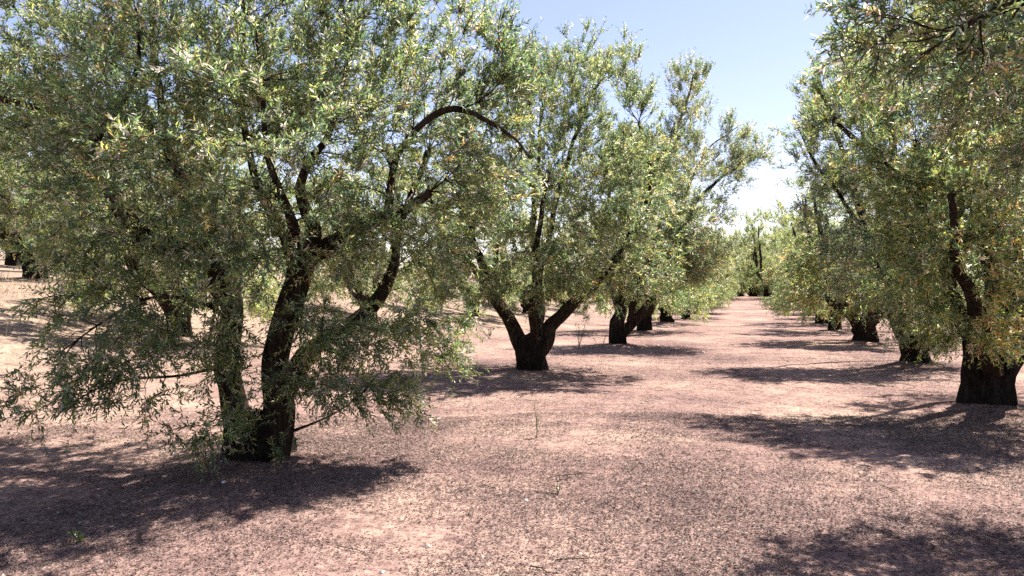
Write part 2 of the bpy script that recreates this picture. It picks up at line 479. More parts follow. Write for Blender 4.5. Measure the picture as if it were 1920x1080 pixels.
# ---- tree 1: large, two stems from one stool
b1 = foot(485, 868); Z1 = b1[1]
T1_trunk = [(b1 + np.array([-.02, 0, -.25]), .31), (b1 + np.array([-.02, 0, .0]), .27), (b1 + np.array([-.02, 0, .14]), .25),
            (b1 + np.array([-.02, 0, .30]), .235), (b1 + np.array([-.01, 0, .42]), .19), (b1 + np.array([-.01, 0, .47]), .08)]
T1_limbs = [
    limb(Z1, [(458, 850, .0, .15), (443, 780, 0, .125), (436, 700, -.05, .108), (430, 620, -.1, .10), (422, 550, -.1, .10), (400, 500, -.1, .10),
              (340, 465, -.15, .09), (270, 440, -.2, .085), (222, 405, -.2, .08), (200, 350, -.15, .06), (185, 280, -.1, .05), (170, 230, 0, .042), (100, 205, .1, .035), (-60, 180, .2, .025)]),
    limb(Z1, [(512, 850, -.02, .16), (513, 780, -.05, .142), (520, 700, -.05, .122), (530, 630, -.05, .115), (542, 560, 0, .112), (560, 490, 0, .12), (600, 465, 0, .082), (645, 447, -.1, .068),
              (700, 415, -.15, .058), (755, 388, -.2, .047), (806, 360, -.25, .038)]),
    limb(Z1, [(530, 740, .1, .11), (560, 680, .2, .09), (605, 640, .25, .08), (665, 605, .3, .07), (705, 570, .35, .058), (735, 500, .4, .046), (750, 440, .5, .036), (775, 360, .6, .03), (800, 280, .7, .03)]),
    limb(Z1, [(575, 480, 0, .09), (592, 425, -.05, .062), (572, 385, -.1, .052), (562, 350, -.12, .045), (580, 300, -.15, .04), (612, 255, -.1, .03), (640, 180, 0, .022), (650, 60, .1, .012)]),
    limb(Z1, [(728, 400, -.17, .038), (735, 340, -.2, .033), (742, 290, -.22, .03), (770, 248, -.22, .028), (815, 218, -.2, .03), (865, 205, -.2, .026), (915, 222, -.2, .02), (965, 262, -.2, .013), (990, 300, -.2, .008)]),
    limb(Z1, [(425, 560, -.05, .09), (385, 490, .3, .07), (350, 380, .7, .055), (310, 250, 1.0, .045), (290, 100, 1.2, .035), (280, -80, 1.3, .02)]),
    limb(Z1, [(560, 500, .1, .09), (520, 420, .5, .05), (470, 300, .8, .036), (450, 150, 1., .026), (460, 0, 1.1, .018), (480, -150, 1.2, .015)]),
    limb(Z1, [(180, 260, -.1, .04), (200, 225, -.2, .032), (235, 190, -.3, .025), (260, 120, -.3, .018), (250, 20, -.3, .01)]),
    limb(Z1, [(430, 600, -.12, .03), (370, 560, -.5, .018), (280, 560, -.8, .012), (180, 610, -1.0, .008), (90, 680, -1.1, .004)]),
    limb(Z1, [(440, 690, -.14, .022), (350, 700, -.5, .013), (230, 715, -.8, .009), (110, 770, -.95, .004)]),
    limb(Z1, [(530, 815, -.05, .02), (590, 795, -.15, .011), (640, 765, -.2, .008), (700, 720, -.2, .004)]),
    limb(Z1, [(562, 480, -.1, .07), (540, 400, -.5, .035), (505, 300, -.8, .026), (490, 180, -.9, .018), (480, 60, -.9, .01)]),
]
T1_cl = auto_w([
    clump(120, 130, 7.6, (1.0, 1.1, .9)), clump(300, 70, 7.0, (1.1, 1.3, 1.0), 1, .6), clump(500, 40, 6.8, (1.1, 1.3, 1.0), 1, .7),
    clump(690, 70, 7.2, (.9, 1.2, .9), 1, .7), clump(815, 130, 7.2, (.75, .9, .6), 1, .5), clump(905, 190, 7.3, (.5, .7, .45), 1, .3),
    clump(250, 290, 6.4, (.9, .9, .8), 1, .1), clump(450, 280, 6.0, (1.0, .8, .8), 1, .2), clump(640, 270, 6.4, (.8, .8, .7), 1, .2),
    clump(800, 310, 7.2, (.7, .9, .6), .9, .0), clump(60, 330, 7.6, (1.0, 1.1, .7), 1, .0), clump(120, -100, 7.6, (1.2, 1.2, .8), .8, .7),
    clump(350, -170, 7.4, (1.3, 1.4, .9), .8, .8), clump(600, -110, 7.4, (1.1, 1.3, .8), .8, .8), clump(780, 10, 7.5, (.6, .9, .5), .9, .8),
    clump(-120, 200, 7.8, (1.0, 1.2, .9), .6, .2),
    clump(600, 420, 6.7, (.6, .7, .5), .9, -.1), clump(330, 430, 6.5, (.8, .8, .55), .9, -.2), clump(200, 450, 7.0, (.6, .8, .4), .6, -.3),
    clump(460, 480, 6.3, (.55, .5, .5), .8, -.2), clump(720, 470, 6.9, (.5, .6, .5), .9, -.3), clump(810, 560, 7.2, (.4, .6, .5), .8, -.5),
    clump(300, 560, 6.3, (.55, .5, .35), .9, -.3), clump(160, 600, 6.1, (.5, .4, .25), .85, -.3), clump(350, 640, 6.2, (.5, .5, .35), .95, -.3),
    clump(250, 700, 6.1, (.5, .4, .25), .8, -.3), clump(110, 770, 6.0, (.4, .4, .25), .65, -.1), clump(330, 760, 6.2, (.45, .35, .22), .8, -.2),
    clump(440, 600, 6.6, (.25, .3, .45), .8, -.3), clump(770, 640, 6.9, (.4, .5, .3), 1.7, -.3), clump(650, 680, 6.8, (.45, .4, .3), 1.4, -.2), clump(690, 600, 6.7, (.4, .4, .3), .8, -.3), clump(540, 640, 6.6, (.3, .3, .4), .7, -.3), clump(380, 720, 6.5, (.35, .3, .3), .7, -.3),
    clump(700, 715, 6.8, (.4, .35, .2), 1.6, -.1), clump(610, 750, 6.7, (.3, .3, .2), 1.3, -.1), clump(790, 690, 7.0, (.3, .35, .22), 1.5, -.2), clump(600, 690, 6.6, (.3, .3, .25), .7, -.2), clump(590, 560, 6.9, (.3, .4, .4), .7, -.3),
    clump(930, 120, 7.3, (.45, .6, .45), .8, .5), clump(860, 400, 7.2, (.5, .7, .5), .8, -.1),
    clump(350, 200, 8.6, (1.5, .8, 1.1), 1.2, .5), clump(620, 200, 8.6, (1.2, .8, 1.1), 1.2, .5), clump(420, 420, 8.4, (1.3, .6, .6), .8, 0.), clump(120, 240, 8.8, (1.0, .8, .9), 1, .4), clump(450, 30, 8.4, (1.6, .8, .9), 1, .6),
])
parts = grow(11, b1, T1_trunk, T1_limbs, T1_cl, 2700, 6.3, .062, .0145, 18, dry=.4, tone=(1.06, 1.07, 1.06),
             suckers=[(P(455, 800, Z1 - .33), 26, 1.0), (P(520, 850, Z1 - .36), 10, .9), (P(430, 690, Z1 - .2), 18, 1.)])
tree1 = plant(b1, 'largest olive tree at the front left, two dark stems rising from one stump', parts)

# ---- tree 2: V of two limbs on a stout stump
b2 = foot(995, 697); Z2 = b2[1]
tk = [(b2 + np.array([0, 0, -.2]), .36), (b2 + np.array([0, 0, .02]), .30), (b2 + np.array([0, 0, .3]), .27), (b2 + np.array([.02, 0, .55]), .31),
      (b2 + np.array([.03, 0, .7]), .30), (b2 + np.array([.03, 0, .78]), .12)]
lm = [limb(Z2, [(985, 660, 0, .16), (962, 615, 0, .125), (938, 575, -.05, .105), (915, 535, -.1, .09), (898, 480, -.1, .075), (880, 420, -.2, .08), (880, 330, -.2, .05), (890, 220, 0, .02)]),
      limb(Z2, [(1008, 660, 0, .16), (1034, 615, 0, .13), (1068, 576, -.1, .11), (1106, 541, -.2, .095), (1142, 503, -.3, .08), (1172, 462, -.4, .065), (1200, 410, -.4, .07), (1220, 330, -.3, .05), (1200, 230, -.2, .03)]),
      limb(Z2, [(1000, 650, .1, .09), (1003, 600, .2, .06), (1010, 540, .4, .05), (1030, 440, .5, .05), (1060, 320, .5, .045), (1100, 200, .4, .03), (1150, 110, .3, .012)]),
      limb(Z2, [(1010, 640, .2, .1), (1010, 560, 1., .08), (1000, 420, 1.6, .06), (1010, 280, 1.8, .04), (1020, 160, 1.8, .02)]),
      limb(Z2, [(1000, 640, -.2, .08), (1000, 550, -.9, .06), (1010, 430, -1.4, .045), (1030, 320, -1.6, .03)]),
      limb(Z2, [(945, 590, -.05, .1), (900, 520, -.4, .07), (840, 450, -.6, .05), (800, 350, -.6, .03)])]
cl = auto_w([
    clump(1140, 170, 15.4, (.7, 1.2, .9), 1., .9), clump(1050, 200, 15.4, (1.0, 1.3, 1.0), 1.4, .8), clump(1000, 160, 15.8, (.8, 1.1, .7), 1.2, .8), clump(1090, 130, 15.4, (.6, .9, .5), 1, .9), clump(1180, 300, 16, (.9, 1.0, 1.0), 1.2, .5), clump(1080, 300, 16.4, (1.4, 1., 1.2), 1.3, .4), clump(1230, 330, 16.5, (.6, 1.0, .9), 1, .4), clump(1200, 250, 15.2, (.45, .8, .9), .8, .7), clump(1205, 180, 15.3, (.3, .5, .5), .7, .9),
    clump(930, 250, 15.4, (1.2, 1.4, 1.2), 1, .5), clump(850, 350, 15., (1.1, 1.4, 1.1), 1, .1), clump(1000, 380, 14, (1.3, 1.0, 1.0), 1, .0),
    clump(1110, 370, 14.8, (1.1, 1.2, .9), 1, .1), clump(1200, 400, 14.9, (.7, 1.0, .8), .9, .0), clump(920, 470, 14.3, (1.0, 1.0, .7), 1, -.3),
    clump(1050, 490, 14.0, (.9, .9, .45), 1, -.4), clump(1170, 500, 14.6, (.6, .9, .5), .9, -.4), clump(820, 480, 15, (.8, 1.2, .8), .9, -.4), clump(1170, 320, 13.8, (.6, .7, .7), .9, .2), clump(1195, 420, 13.6, (.6, .7, .5), .9, -.1),
    clump(870, 550, 15, (.45, .8, .5), .6, -.5), clump(980, 545, 14.4, (.5, .5, .35), .7, -.5), clump(1130, 540, 14.3, (.5, .5, .25), .7, -.4), clump(920, 530, 14.5, (.5, .5, .35), 1.3, -.3), clump(1060, 545, 14.2, (.5, .4, .25), 1.2, -.3), clump(1010, 470, 13.6, (.7, .4, .4), .8, -.2), clump(1240, 500, 15.2, (.5, .8, .5), .8, -.4), clump(1010, 420, 17, (1.8, .9, 1.2), .8, 0),
])
parts = grow(23, b2, tk, lm, cl, 1900, 6.6, .072, .019, 16, dry=.3, tone=(1.14, 1.13, 1.06), shoot_len=(.15, .36), step=.16)
tree2 = plant(b2, 'olive tree with a V of two limbs on a stout stump', parts)

# ---- tree 3: the tall one leaning over the path
b3 = foot(1158, 648); Z3 = b3[1]
tk = [(b3 + np.array([0, 0, -.2]), .30), (b3 + np.array([0, 0, .05]), .24), (b3 + np.array([0, 0, .5]), .21), (b3 + np.array([.0, 0, .8]), .18), (b3 + np.array([.0, 0, .95]), .08)]
lm = [limb(Z3, [(1158, 620, 0, .2), (1160, 590, 0, .17), (1165, 550, 0, .13), (1170, 480, 0, .1), (1200, 380, -.2, .08), (1250, 280, -.3, .06), (1285, 200, -.3, .04), (1300, 140, -.3, .015)]),
      limb(Z3, [(1165, 630, 0, .17), (1185, 605, 0, .14), (1212, 575, -.1, .12), (1245, 520, -.2, .1), (1275, 440, -.3, .09), (1305, 380, -.3, .055), (1350, 335, -.3, .035), (1400, 305, -.3, .018), (1435, 285, -.3, .012)]),
      limb(Z3, [(1160, 600, .2, .12), (1150, 530, .8, .1), (1130, 440, 1.2, .07), (1150, 330, 1.2, .04)]),
      limb(Z3, [(1270, 450, -.3, .07), (1285, 370, .2, .05), (1320, 290, .3, .03), (1365, 250, .3, .014), (1390, 235, .3, .01)]),
      limb(Z3, [(1180, 600, -.2, .1), (1200, 530, -1.2, .08), (1230, 440, -1.8, .05), (1250, 380, -1.9, .03)])]
cl = auto_w([
    clump(1290, 180, 22.8, (.65, .9, 1.0), .75, 1.0), clump(1305, 140, 22.8, (.45, .6, .5), .5, 1.0), clump(1265, 270, 22.8, (.8, 1.2, .9), .8, .8), clump(1370, 260, 23, (.5, .7, .45), 1.2, .7),
    clump(1405, 290, 22.7, (.5, .6, .4), 1.3, .7), clump(1350, 320, 22.7, (.7, .8, .45), 1.0, .6), clump(1320, 340, 22.5, (.8, 1., .8), .55, .5),
    clump(1200, 350, 22.8, (1.2, 1.5, 1.2), 1, .3), clump(1290, 430, 22, (1.1, 1.4, .9), 1, .0), clump(1230, 480, 21.8, (1.2, 1.3, .8), 1, -.3),
    clump(1150, 470, 23, (1.4, 1.6, 1.0), 1, -.2), clump(1310, 480, 22.4, (.8, 1.2, .65), 1, -.2), clump(1180, 540, 22.2, (.7, .8, .3), .6, -.2), clump(1270, 510, 22.4, (.8, .9, .35), .7, -.2),
])
parts = grow(37, b3, tk, lm, cl, 1750, 5.2, .085, .022, 16, dry=.4, tone=(1.2, 1.14, 1.12), shoot_len=(.18, .42), step=.2, twigs=False)
tree3 = plant(b3, 'tallest olive tree left of the path, thin upper branches leaning over it', parts)

# ---- right row, tree 0: beside the camera, only its overhanging boughs are in the picture
x0, y0 = us(-3.05, 4.4); b0 = np.array([x0, y0, float(ground_z(x0, y0))])
def W(x, y, z): return b0 + np.array([x, y, z])
tk = [(W(0, 0, -.2), .42), (W(0, 0, .05), .36), (W(0, 0, .5), .32), (W(0, 0, .9), .34), (W(0, 0, 1.1), .15)]
lm = [[(W(0, 0, .8), .2), (W(-.5, .2, 1.7), .14), (W(-.9, .4, 2.6), .1), (W(-1.3, .5, 3.4), .06), (W(-2.2, .4, 4.2), .02)],
      [(W(0, 0, .8), .2), (W(-.2, .7, 1.8), .14), (W(-.3, 1.4, 2.6), .1), (W(-.7, 2.0, 3.4), .035), (W(-1.2, 2.5, 4.1), .005)],
      [(W(-.75, .3, 2.2), .06), (W(-1.3, .25, 3.0), .018), (W(-1.95, .2, 2.91), .012), (W(-2.44, .2, 2.68), .004)],
      [(W(0, 0, .8), .2), (W(.6, .3, 1.8), .14), (W(1.3, .7, 3.0), .08), (W(1.6, 1.2, 4.4), .03)],
      [(W(-.25, 1.2, 2.3), .06), (W(-.8, 1.2, 2.7), .025), (W(-1.4, 1.1, 2.95), .012), (W(-1.8, 1.2, 3.0), .004)]]
cl = [(W(-1.3, .6, 3.6), np.array([.8, 1.1, .7]), 1.1, .3), (W(-.7, 1.8, 3.7), np.array([.8, .9, .7]), 1., .3), (W(-.3, 2.2, 3.2), np.array([.9, .8, .8]), 1, .2),
      (W(-2.05, .35, 2.95), np.array([.5, .5, .22]), .8, -.3), (W(-1.2, 1.2, 2.9), np.array([.5, .6, .22]), .6, -.2), (W(-.7, .4, 4.5), np.array([1.0, 1.4, .7]), 1.3, .7),
      (W(.6, 1.6, 3.6), np.array([1.3, 1.2, 1.2]), 1, .3), (W(1.4, .6, 3.4), np.array([1.2, 1.3, 1.2]), .8, .2), (W(-.4, 1.9, 2.5), np.array([.6, .6, .35]), .6, -.3), (W(-.2, 2.5, 3.1), np.array([.7, .6, .5]), .7, .1)]
parts = grow(41, b0, tk, lm, cl, 800, 6.5, .060, .013, 18, dry=.4)
tree0 = plant(b0, 'olive tree overhanging the top right corner, its trunk out of the picture', parts)

# ---- right row, tree 1: squat thick stump
b = foot(1858, 768); Zr = b[1]
tk = [(b + np.array([0, 0, -.2]), .40), (b + np.array([0, 0, .03]), .31), (b + np.array([-.01, 0, .35]), .25), (b + np.array([-.01, 0, .65]), .29), (b + np.array([-.02, 0, .88]), .31), (b + np.array([0, 0, .98]), .2), (b + np.array([0, 0, 1.0]), .05)]
lm = [limb(Zr, [(1838, 690, 0, .15), (1828, 650, -.05, .12), (1815, 610, -.1, .10), (1790, 560, -.2, .1), (1760, 480, -.3, .08), (1730, 380, -.3, .06), (1720, 260, -.2, .03)]),
      limb(Zr, [(1870, 690, 0, .14), (1885, 640, -.1, .11), (1905, 560, -.3, .12), (1890, 440, -.5, .1), (1870, 300, -.6, .07), (1860, 120, -.6, .03)]),
      limb(Zr, [(1870, 690, .1, .16), (1870, 620, .6, .12), (1850, 480, 1., .1), (1820, 330, 1.2, .08), (1800, 150, 1.2, .05), (1790, 0, 1.2, .02)]),
      limb(Zr, [(1875, 680, 0, .14), (1925, 630, .1, .11), (2010, 540, .2, .1), (2060, 400, .2, .07), (2080, 200, .2, .03)]),
      limb(Zr, [(1860, 690, -.2, .14), (1850, 640, -.8, .1), (1820, 560, -1.4, .07), (1790, 460, -1.9, .05), (1780, 360, -2.1, .03)]),
      limb(Zr, [(1745, 430, -.3, .05), (1700, 350, -.6, .035), (1660, 300, -.7, .02)]),
      limb(Zr, [(1755, 460, -.3, .07), (1690, 370, 0, .055), (1620, 280, .3, .04), (1560, 210, .5, .025), (1520, 150, .6, .01)])]
cl = auto_w([
    clump(1800, 200, 10.2, (1.0, 1.2, 1.0), 1, .7), clump(1900, 120, 10, (1.2, 1.4, 1.2), 1, .7), clump(1730, 300, 9.8, (.7, .9, .7), 1, .4), clump(1830, 330, 8.8, (1.0, .9, .8), 1, .1),
    clump(1760, 420, 9.0, (.8, .9, .7), 1, .0), clump(1880, 440, 8.6, (.8, .8, .7), 1, -.2), clump(1720, 500, 9.6, (.55, .8, .5), 1, -.3), clump(1810, 540, 8.8, (.65, .7, .4), 1, -.4),
    clump(1900, 560, 8.6, (.6, .6, .35), .9, -.4), clump(1775, 590, 9.4, (.35, .5, .25), .7, -.5), clump(1960, 300, 9.6, (1.2, 1.3, 1.2), .8, .3), clump(2050, 450, 10, (1.0, 1.2, .9), .6, 0), clump(1950, 630, 9.2, (.4, .4, .2), .6, -.4), clump(1850, 615, 9.0, (.45, .4, .22), 1.3, -.3), clump(1790, 605, 9.4, (.38, .4, .22), 1.2, -.3), clump(1905, 625, 9.2, (.35, .4, .2), 1.2, -.3),
    clump(1850, 0, 10.4, (1.3, 1.4, 1.0), .8, .8), clump(1700, 180, 10.6, (.55, .9, .7), .7, .6), clump(1870, 400, 12, (1.6, .9, 1.4), .8, .2), clump(1690, 440, 9.8, (.4, .6, .6), .8, -.1), clump(1650, 330, 9.4, (.5, .6, .5), .8, .2), clump(1660, 230, 9.6, (.55, .7, .6), .8, .4), clump(1530, 190, 11, (.38, .6, .55), .8, .7), clump(1580, 270, 10.8, (.45, .6, .5), .8, .4), clump(1600, 160, 10.9, (.5, .7, .5), .8, .8), clump(1510, 270, 11, (.25, .4, .3), .5, .3),
])
parts = grow(53, b, tk, lm, cl, 1700, 5.4, .066, .016, 18, dry=1.0, tone=(1.28, 1.26, 1.08), shoot_len=(.14, .34), step=.14)
treeR1 = plant(b, 'olive tree with a squat black stump at the right edge, yellowing leaves over it', parts)

# ---- right row, tree 2: tall crown
b = foot(1720, 683); Zr2 = b[1]
tk = [(b + np.array([0, 0, -.2]), .34), (b + np.array([0, 0, .03]), .26), (b + np.array([-.02, 0, .25]), .22), (b + np.array([-.05, 0, .45]), .26), (b + np.array([-.02, 0, .58]), .20), (b + np.array([0, 0, .64]), .06)]
lm = [limb(Zr2, [(1708, 650, 0, .16), (1690, 620, -.1, .13), (1660, 560, -.3, .1), (1630, 460, -.4, .08), (1600, 340, -.4, .06), (1560, 220, -.3, .03), (1540, 150, -.3, .012)]),
      limb(Zr2, [(1730, 650, 0, .16), (1735, 600, -.2, .13), (1720, 500, -.4, .1), (1690, 360, -.5, .08), (1660, 200, -.5, .05), (1640, 100, -.5, .02)]),
      limb(Zr2, [(1735, 650, .1, .16), (1760, 590, .4, .12), (1790, 480, .6, .1), (1800, 340, .6, .06), (1790, 180, .6, .02)]),
      limb(Zr2, [(1715, 650, .2, .14), (1700, 580, 1., .1), (1660, 450, 1.6, .08), (1630, 300, 1.8, .05), (1610, 180, 1.8, .02)]),
      limb(Zr2, [(1715, 650, -.2, .14), (1700, 590, -1.2, .1), (1680, 510, -1.8, .07), (1660, 420, -2, .04)]),
      limb(Zr2, [(1625, 440, -.4, .05), (1570, 360, -.5, .035), (1520, 290, -.5, .025), (1490, 220, -.5, .01)])]
cl = auto_w([
    clump(1560, 190, 16.8, (.6, 1.0, .75), .6, .8), clump(1570, 260, 16.6, (.8, 1.2, .9), .9, .6), clump(1630, 160, 16.8, (.8, 1.2, .9), .9, .8), clump(1600, 120, 16.8, (.5, .8, .4), .7, .9),
    clump(1700, 150, 17, (1., 1.3, 1.), .9, .7), clump(1600, 380, 16.2, (.9, 1.2, .9), 1, .1), clump(1560, 330, 16.8, (.6, .8, .5), .8, .2), clump(1680, 350, 15.8, (1., 1.2, 1.), 1, .1), clump(1620, 480, 15.9, (.9, 1.1, .7), 1, -.2),
    clump(1700, 500, 15.6, (.9, 1.0, .7), 1, -.3), clump(1650, 570, 16, (.7, .9, .35), .9, -.5), clump(1730, 590, 16.2, (.6, .7, .3), .8, -.5), clump(1700, 618, 15.9, (.5, .4, .22), 1.3, -.3), clump(1755, 622, 16.0, (.45, .4, .24), 1.3, -.3), clump(1780, 420, 17, (1.1, 1.4, 1.3), .8, .1),
    clump(1510, 250, 16.9, (.35, .5, .35), .5, .3),
])
parts = grow(59, b, tk, lm, cl, 1300, 6.2, .075, .019, 16, dry=.5, tone=(1.1, 1.12, 1.2), shoot_len=(.15, .38), step=.16)
treeR2 = plant(b, 'tall olive tree on a very short stump, second in the row right of the path', parts)

# ---- further trees: four growth habits, copied along the rows
def generic(seed, rad, top, low, stump, nlimb, n_tips=760, dry=.4, tone=(1, 1, 1)):
    rng = np.random.default_rng(seed); z = np.zeros(3)
    tw = .25 * rng.uniform(.9, 1.15)
    tk = [(np.array([0, 0, -.3]), tw * 1.35), (np.array([0, 0, .03]), tw * 1.05), (np.array([.02, 0, stump * .5]), tw * .9), (np.array([0, .02, stump]), tw), (np.array([0, 0, stump + .14]), tw * .3)]
    lm = []; cl = []
    for k in range(nlimb):
        a = k / nlimb * 6.283 + rng.uniform(-.3, .3); r = rad * rng.uniform(.5, .8); h = top * rng.uniform(.75, .95)
        c, s_ = math.cos(a), math.sin(a)
        lm.append([(np.array([c * .1, s_ * .1, stump * .8]), .17), (np.array([c * r * .35, s_ * r * .35, stump + .5]), .13), (np.array([c * r * .65, s_ * r * .65, stump + 1.1]), .1),
                   (np.array([c * r * .8, s_ * r * .8, (stump + h) * .55]), .07), (np.array([c * r, s_ * r, h]), .015)])
    for k in range(32):
        a = rng.uniform(0, 6.283); zz = rng.uniform(0, 1)
        prof = math.sqrt(max(.05, 1 - ((zz - .35) / .68) ** 2)); rr = rad * prof * math.sqrt(rng.uniform(.12, .72))
        cl.append((np.array([rr * math.cos(a), rr * math.sin(a), low + .3 + zz * (top - low - .8)]), np.array([.8, .8, .6]) * rng.uniform(.8, 1.25), 1., -.5 if zz < .3 else (.0 if zz < .55 else .7)))
    for k in range(9):
        a = k / 9 * 6.283 + rng.uniform(-.2, .2)
        cl.append((np.array([rad * .62 * math.cos(a), rad * .62 * math.sin(a), low + .4]), np.array([.7, .7, .4]), .7, -.6))
    return grow(seed, np.zeros(3), tk, lm, cl, n_tips, 7.2, .088, .026, 16, dry=dry, tone=tone, shoot_len=(.2, .42), step=.25, trunk_sides=28, twigs=False)

HAB = [generic(101, 2.8, 5.4, .95, .75, 4, tone=(1.15, 1.13, 1)), generic(102, 2.65, 5.0, .9, .6, 3, dry=.7, tone=(1.2, 1.15, 1.0)), generic(103, 2.9, 5.9, .8, .8, 4, dry=.35, tone=(1.24, 1.23, 1.1)), generic(104, 2.7, 5.2, .85, .55, 5, dry=.6, tone=(1.25, 1.17, 1.02))]
protos = [None] * 4
rg = random.Random(5)
ORD = ['first', 'second', 'third', 'fourth', 'fifth', 'sixth', 'seventh', 'eighth', 'ninth', 'tenth', 'eleventh', 'twelfth']
def put(u, s, label, hab=None, sc=None, du=.25):
    h = rg.randrange(4) if hab is None else hab
    x, y = us(u + rg.uniform(-du, du), s + rg.uniform(-.3, .3)); loc = (x, y, float(ground_z(x, y)))
    rz = rg.uniform(0, 6.283); k = rg.uniform(.9, 1.08) if sc is None else sc
    if protos[h] is None:
        r = plant(loc, label, HAB[h]); r.rotation_euler = (0, 0, rz); r.scale = (k, k, k * rg.uniform(.95, 1.05)); protos[h] = r
        return r
    return dup(protos[h], loc, rz, (k, k * rg.uniform(.95, 1.05)), label)

for k in range(3, 10):
    put(4.5, 6 + 8.3 * k, f'olive tree with short dark trunk, {ORD[k]} in the row left of the path')
for k in range(2, 9):
    put(-2.95, 11.95 + 7.35 * k, f'olive tree with short dark stump, {ORD[k]} in the row right of the path', sc=rg.uniform(1.0, 1.12) if k < 5 else .88)
for k in range(0, 6):
    put(12.0, 5.5 + 8.3 * k, f'background olive tree, {ORD[k]} of the second row on the left')
for u, s, lab in ((20.9, 17.3, 'olive tree on the left sand bank, wider of the two distant trunks'), (20.9, 26, 'olive tree on the sand bank behind the big front tree, second row back'),
                  (20.9, 34.5, 'olive tree on the sand bank, furthest of the second row back that shows'), (29.1, 25.9, 'olive tree on the bank with the thinner trunk right of the left edge trunk'),
                  (29.1, 35, 'far olive tree on the bank in the third row back'), (30, 17.0, 'far olive tree at the extreme left edge on the bank')):
    put(u, s, lab, du=.0)
for k in range(1, 5):
    put(-10.4, 12 + 7.5 * k, f'background olive tree, {ORD[k - 1]} of the second row on the right')
put(-.5, 84, 'olive tree closing the far end of the path, dark trunk in its own shade', 2, 1.5, 0)
put(6.5, 90, 'olive tree left of the one closing the far end of the path', 1, 1.3, 0)
put(-6, 92, 'olive tree right of the one closing the far end of the path', 0, 1.3, 0)
put(5.6, 90, 'olive tree at the far end of the path, left of the dark trunk there', 3, 1.45, 0)
put(-3.6, 93, 'olive tree at the far end of the path, right of the dark trunk there', 1, 1.5, 0)
put(37, 29, 'far olive tree on the bank behind the extreme left edge tree', 2, 1.15, 0)
put(37, 38, 'far olive tree on the bank in the fourth row back, right of the thin trunk', 0, 1.1, 0)
put(46, 44, 'furthest olive tree on the bank at the left', 1, 1.3, 0)
put(60, 49, 'olive tree on the skyline of the bank at the left, nearest the left edge', 0, 1.3, 0)
put(62, 60, 'olive tree on the skyline of the bank at the left, further right', 2, 1.25, 0)
put(2.6, 97, 'olive tree in the backdrop just beyond the end of the path', 1, 1.4, 0)
put(-1.0, 99, 'olive tree in the backdrop beyond the end, on the right', 0, 1.4, 0)
put(5.0, 99, 'olive tree in the backdrop beyond the end, on the left', 3, 1.45, 0)
for u_, s_, lab in ((1.2, 103, 'low bushy olive tree in the gap just left of the far dark trunk'), (-1.6, 105, 'low bushy olive tree directly behind the far dark trunk'), (3.2, 106, 'low bushy olive tree at the far end, left side of the lane')):
    t_ = put(u_, s_, lab, 2, 1.35, 0); t_.location.z -= .95          # never pruned: the skirt reaches the soil
put(13, 78, 'olive tree beyond the far end of the left row', 3, 1.2, 0)

# ------------------------------------------------------------------ ground
def axis(lo, hi, a, b, fine, ratio=1.22):
    v = list(np.arange(a, b + 1e-6, fine)); stp = fine; x = b
    while x < hi: stp *= ratio; x += stp; v.append(x)
    stp = fine; x = a
    while x > lo: stp *= ratio; x -= stp; v.insert(0, x)
    return np.array(v)
for r_ in [o for o in bpy.data.objects if o.get('category') == 'olive tree' and o.location.y < 40]:
    MOUNDS.append((r_.location.x, r_.location.y, .09, .8))
gx = axis(-900, 900, -26, 22, .25); gy = axis(-200, 1500, -2, 40, .25)
X, Y = np.meshgrid(gx, gy); Zg = ground_z(X, Y)
V = np.stack([X, Y, Zg], -1).reshape(-1, 3); nx, ny = len(gx), len(gy)
i = (np.arange(ny - 1)[:, None] * nx + np.arange(nx - 1)[None]).ravel()
g = link('ground', mesh_np('ground', V, np.stack([i, i + 1, i + nx + 1, i + nx], 1), None, [M_GROUND])); g['kind'] = 'structure'

# fallen leaves
rng = np.random.default_rng(7)
def scatter(n, zmin, zmax):
    """points spread evenly over the ground inside a wide wedge ahead of the place the path starts"""
    Z = np.sqrt(rng.uniform(zmin ** 2, zmax ** 2, n)); x = rng.uniform(-.78, .78, n) * Z + rng.normal(size=n) * .3
    return x, Z
xs, ys = [], []
for n, a, b in ((430000, 2.6, 10), (230000, 9, 20), (300000, 16, 44)):
    x, y = scatter(n, a, b); xs.append(x); ys.append(y)
x = np.concatenate(xs); y = np.concatenate(ys)
u = x * PERP[0] + y * PERP[1]; s = x * ROW[0] + y * ROW[1]
nz = (np.sin(1.1 * x + .4 * y + 1) * np.sin(.9 * y - .5 * x) + .6 * np.sin(2.7 * x + 1.9 * y + 3) * np.sin(2.2 * y - 1.7 * x + 1)
      + .5 * np.sin(6.1 * x + 2.2 * y) * np.sin(5.3 * y - 3.1 * x + 2))
under = np.exp(-((u - 3.6) / 2.2) ** 2) + np.exp(-((u + 2.6) / 1.8) ** 2)
mid = np.exp(-((u - .3) / 1.2) ** 2) * smooth(10, 4, y)
prob = np.clip(.17 + .66 * under + .52 * mid + .46 * nz, .03, 1) * np.where(u > 8, .35, 1)
k = rng.random(len(x)) < prob
x, y = x[k], y[k]; n = len(x)
z = ground_z(x, y) + rng.uniform(.003, .012, n)
a = rng.uniform(0, 6.283, n); L = rng.uniform(.010, .034, n)[:, None]; Wd = rng.uniform(.005, .010, n)[:, None] * np.where(y > 14, 1.5, 1)[:, None]
d = unit(np.stack([np.cos(a), np.sin(a), rng.normal(size=n) * .18], 1)); sdv = unit(np.cross(d, [0, 0, 1.]) + rng.normal(size=(n, 3)) * .25)
p = np.stack([x, y, z], 1); nn = np.cross(d, sdv); nn *= np.sign(nn[:, 2:3])
lift = nn * L * rng.uniform(-.05, .22, (n, 1))
